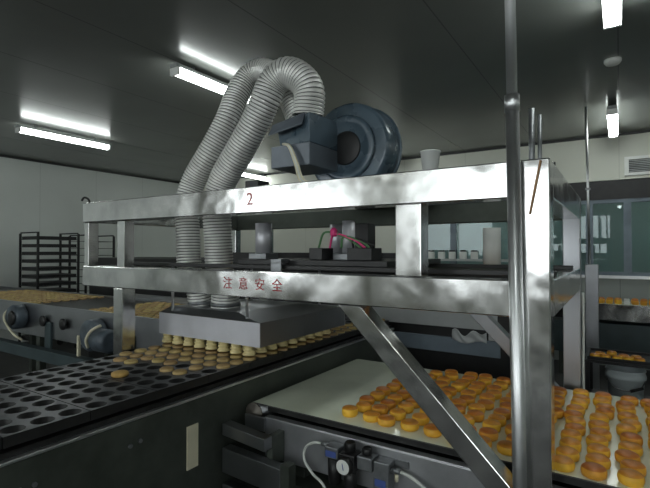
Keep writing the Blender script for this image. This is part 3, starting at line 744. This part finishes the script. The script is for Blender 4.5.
# service post with thin conduit to the ceiling
po = thing('service_post', 'dark steel service post with a thin conduit rising to the ceiling at right', 'post', (-.26, 5.9, 0))
part('column', MB().box(-.325, -.20, 5.84, 5.96, 0, 1.44), 'sidesteel', po, .004)
part('conduit', MB().tube([(-.285, 5.9, 1.4405), (-.295, 5.9, 2.3), (-.31, 5.9, H-.0005)], .013, 10), 'tube', po)
part('conduit_clamp', MB().box(-.32, -.27, 5.87, 5.93, 2.27, 2.29), 'alloy', po)
solo('hanging_cable', MB().tube(spline([(-.162, 2.715, 1.38), (-.160, 2.715, 1.2), (-.1625, 2.715, 1.0), (-.160, 2.715, .70)], 8), .0065, 8), 'hose',
     'pale cable hanging down the side of the rear right frame post', 'cable', (-.162, 2.715, 1.38))
# wall vent
vt = thing('wall_vent', 'white louvred vent high on the back wall at right', 'vent', (.33, 7.5, 2.72))
VX0, VX1, VZ0, VZ1 = .06, .62, 2.605, 2.86
part('frame', MB().box(VX0, VX1, 7.43, 7.499, VZ0, VZ0+.04).box(VX0, VX1, 7.43, 7.499, VZ1-.04, VZ1).box(VX0, VX0+.05, 7.43, 7.499, VZ0+.04, VZ1-.04).box(VX1-.05, VX1, 7.43, 7.499, VZ0+.04, VZ1-.04), 'white', vt, .002)
part('backing', MB().box(VX0+.05, VX1-.05, 7.47, 7.498, VZ0+.04, VZ1-.04), 'darkgap', vt)
lv = MB()
for k in range(7):
    z = VZ0+.055+.0235*k; lv.hexa([(VX0+.05, 7.437, z-.004), (VX1-.05, 7.437, z-.004), (VX0+.05, 7.455, z+.006), (VX1-.05, 7.455, z+.006), (VX0+.05, 7.437, z), (VX1-.05, 7.437, z), (VX0+.05, 7.455, z+.01), (VX1-.05, 7.455, z+.01)])
part('louvre', lv, 'palegrey', vt)
wbk = thing('pipe_bracket', 'black bent pipe on the pale upper wall right of the frame corner', 'pipe', (-.88, 7.44, 2.62))
part('pipe', MB().tube(spline([(-.80, 7.46, 2.88), (-.80, 7.44, 2.75), (-.80, 7.44, 2.66), (-.86, 7.44, 2.62), (-1.1, 7.44, 2.62)], 6), .02, 10), 'black', wbk)
# trolley, tray, bucket
tr = thing('trolley', 'black two-shelf trolley behind the white belt at right', 'trolley', (.15, 4.35, 0))
TX0, TX1, TY0_, TY1_ = -.24, .75, 4.12, 4.65
part('top_shelf', MB().box(TX0, TX1, TY0_, TY1_, .73, .75), 'black', tr, .003)
part('lower_shelf', MB().box(TX0, TX1, TY0_, TY1_, .38, .40), 'black', tr, .003)
for x in (TX0+.02, TX1-.02):
    for y in (TY0_+.02, TY1_-.02):
        part('leg', MB().box(x-.015, x+.015, y-.015, y+.015, .40001, .7299).box(x-.015, x+.015, y-.015, y+.015, .08, .3799), 'black', tr)
        part('castor', MB().cyl((x-.015, y, .04), (x+.015, y, .04), .04, 14), 'black', tr)
bt = thing('baking_tray', 'black baking tray with loose golden cakes on the trolley', 'tray', (-.02, 4.3, .7505))
part('base', MB().box(-.22, .40, 4.14, 4.50, .7505, .756), 'blackmetal', bt)
part('rim', MB().box(-.22, .40, 4.14, 4.146, .756, .775).box(-.22, .40, 4.494, 4.50, .756, .775).box(-.22, -.214, 4.146, 4.494, .756, .775).box(.394, .40, 4.146, 4.494, .756, .775), 'blackmetal', bt)
q = 0
for (x, y) in ((-.17, 4.19), (-.10, 4.20), (-.14, 4.28), (-.02, 4.19), (.05, 4.2), (.02, 4.28), (.12, 4.19), (.10, 4.28), (-.06, 4.36)):
    cake(gold[0], (x, y, .7565), 'golden cake on the black tray on the trolley, %s counted from the near left' % ORD[q], 'golden cakes on the black baking tray'); q += 1
bk = thing('plastic_bucket', 'pale blue-white plastic bucket on the lower trolley shelf', 'bucket', (.02, 4.33, .4005))
part('body', MB().lathe([(.11, 0), (.125, .20), (.138, .205), (.138, .225), (.128, .26), (.136, .262), (.136, .272), (.128, .272), (.105, .012)], (.03, 4.32, .4005), 32), 'bucket', bk)
part('handle', MB().tube(spline([(-.105, 4.30, .61), (-.06, 4.195, .56), (.03, 4.17, .535), (.12, 4.195, .56), (.165, 4.30, .61)], 8), .004, 8), 'alloy', bk)
part('handle_grip', MB().cyl((.06, 4.168, .537), (.14, 4.198, .565), .011, 10), 'black', bk)
# shelf of jars at the back
sh = thing('wall_shelf', 'pale shelf under the back windows seen through the frame', 'shelf', (-2.3, 7.2, 1.43))
part('board', MB().box(-2.95, -1.3, 7.02, 7.42, 1.43, 1.46), 'palegrey', sh, .003)
for x in (-2.9, -1.35): part('support', MB().box(x-.02, x+.02, 7.1, 7.3, 0, 1.4295), 'grey', sh)
for k in range(6):
    x = -2.72+.17*k
    o = thing('jar', 'white jar with dark lid on the back shelf, %s from the left' % ORD[k], 'jar', (x, 7.15, 1.46), 'jars on the back shelf')
    part('body', MB().lathe([(.05, .0005), (.055, .01), (.055, .10), (.045, .115)], (x, 7.15, 1.46), 18), 'white', o)
    part('lid', MB().lathe([(.047, .1155), (.047, .135), (.03, .137)], (x, 7.15, 1.46), 18), 'black', o)

# ------------------------------------------------------------------ world, colour
w = bpy.data.worlds.new('world'); bpy.context.scene.world = w; w.use_nodes = True
w.node_tree.nodes['Background'].inputs[0].default_value = (.5, .55, .55, 1); w.node_tree.nodes['Background'].inputs[1].default_value = .02
vs = bpy.context.scene.view_settings
vs.view_transform = 'Standard'; vs.look = 'None'; vs.gamma = 1; vs.use_curve_mapping = False; vs.exposure = 0
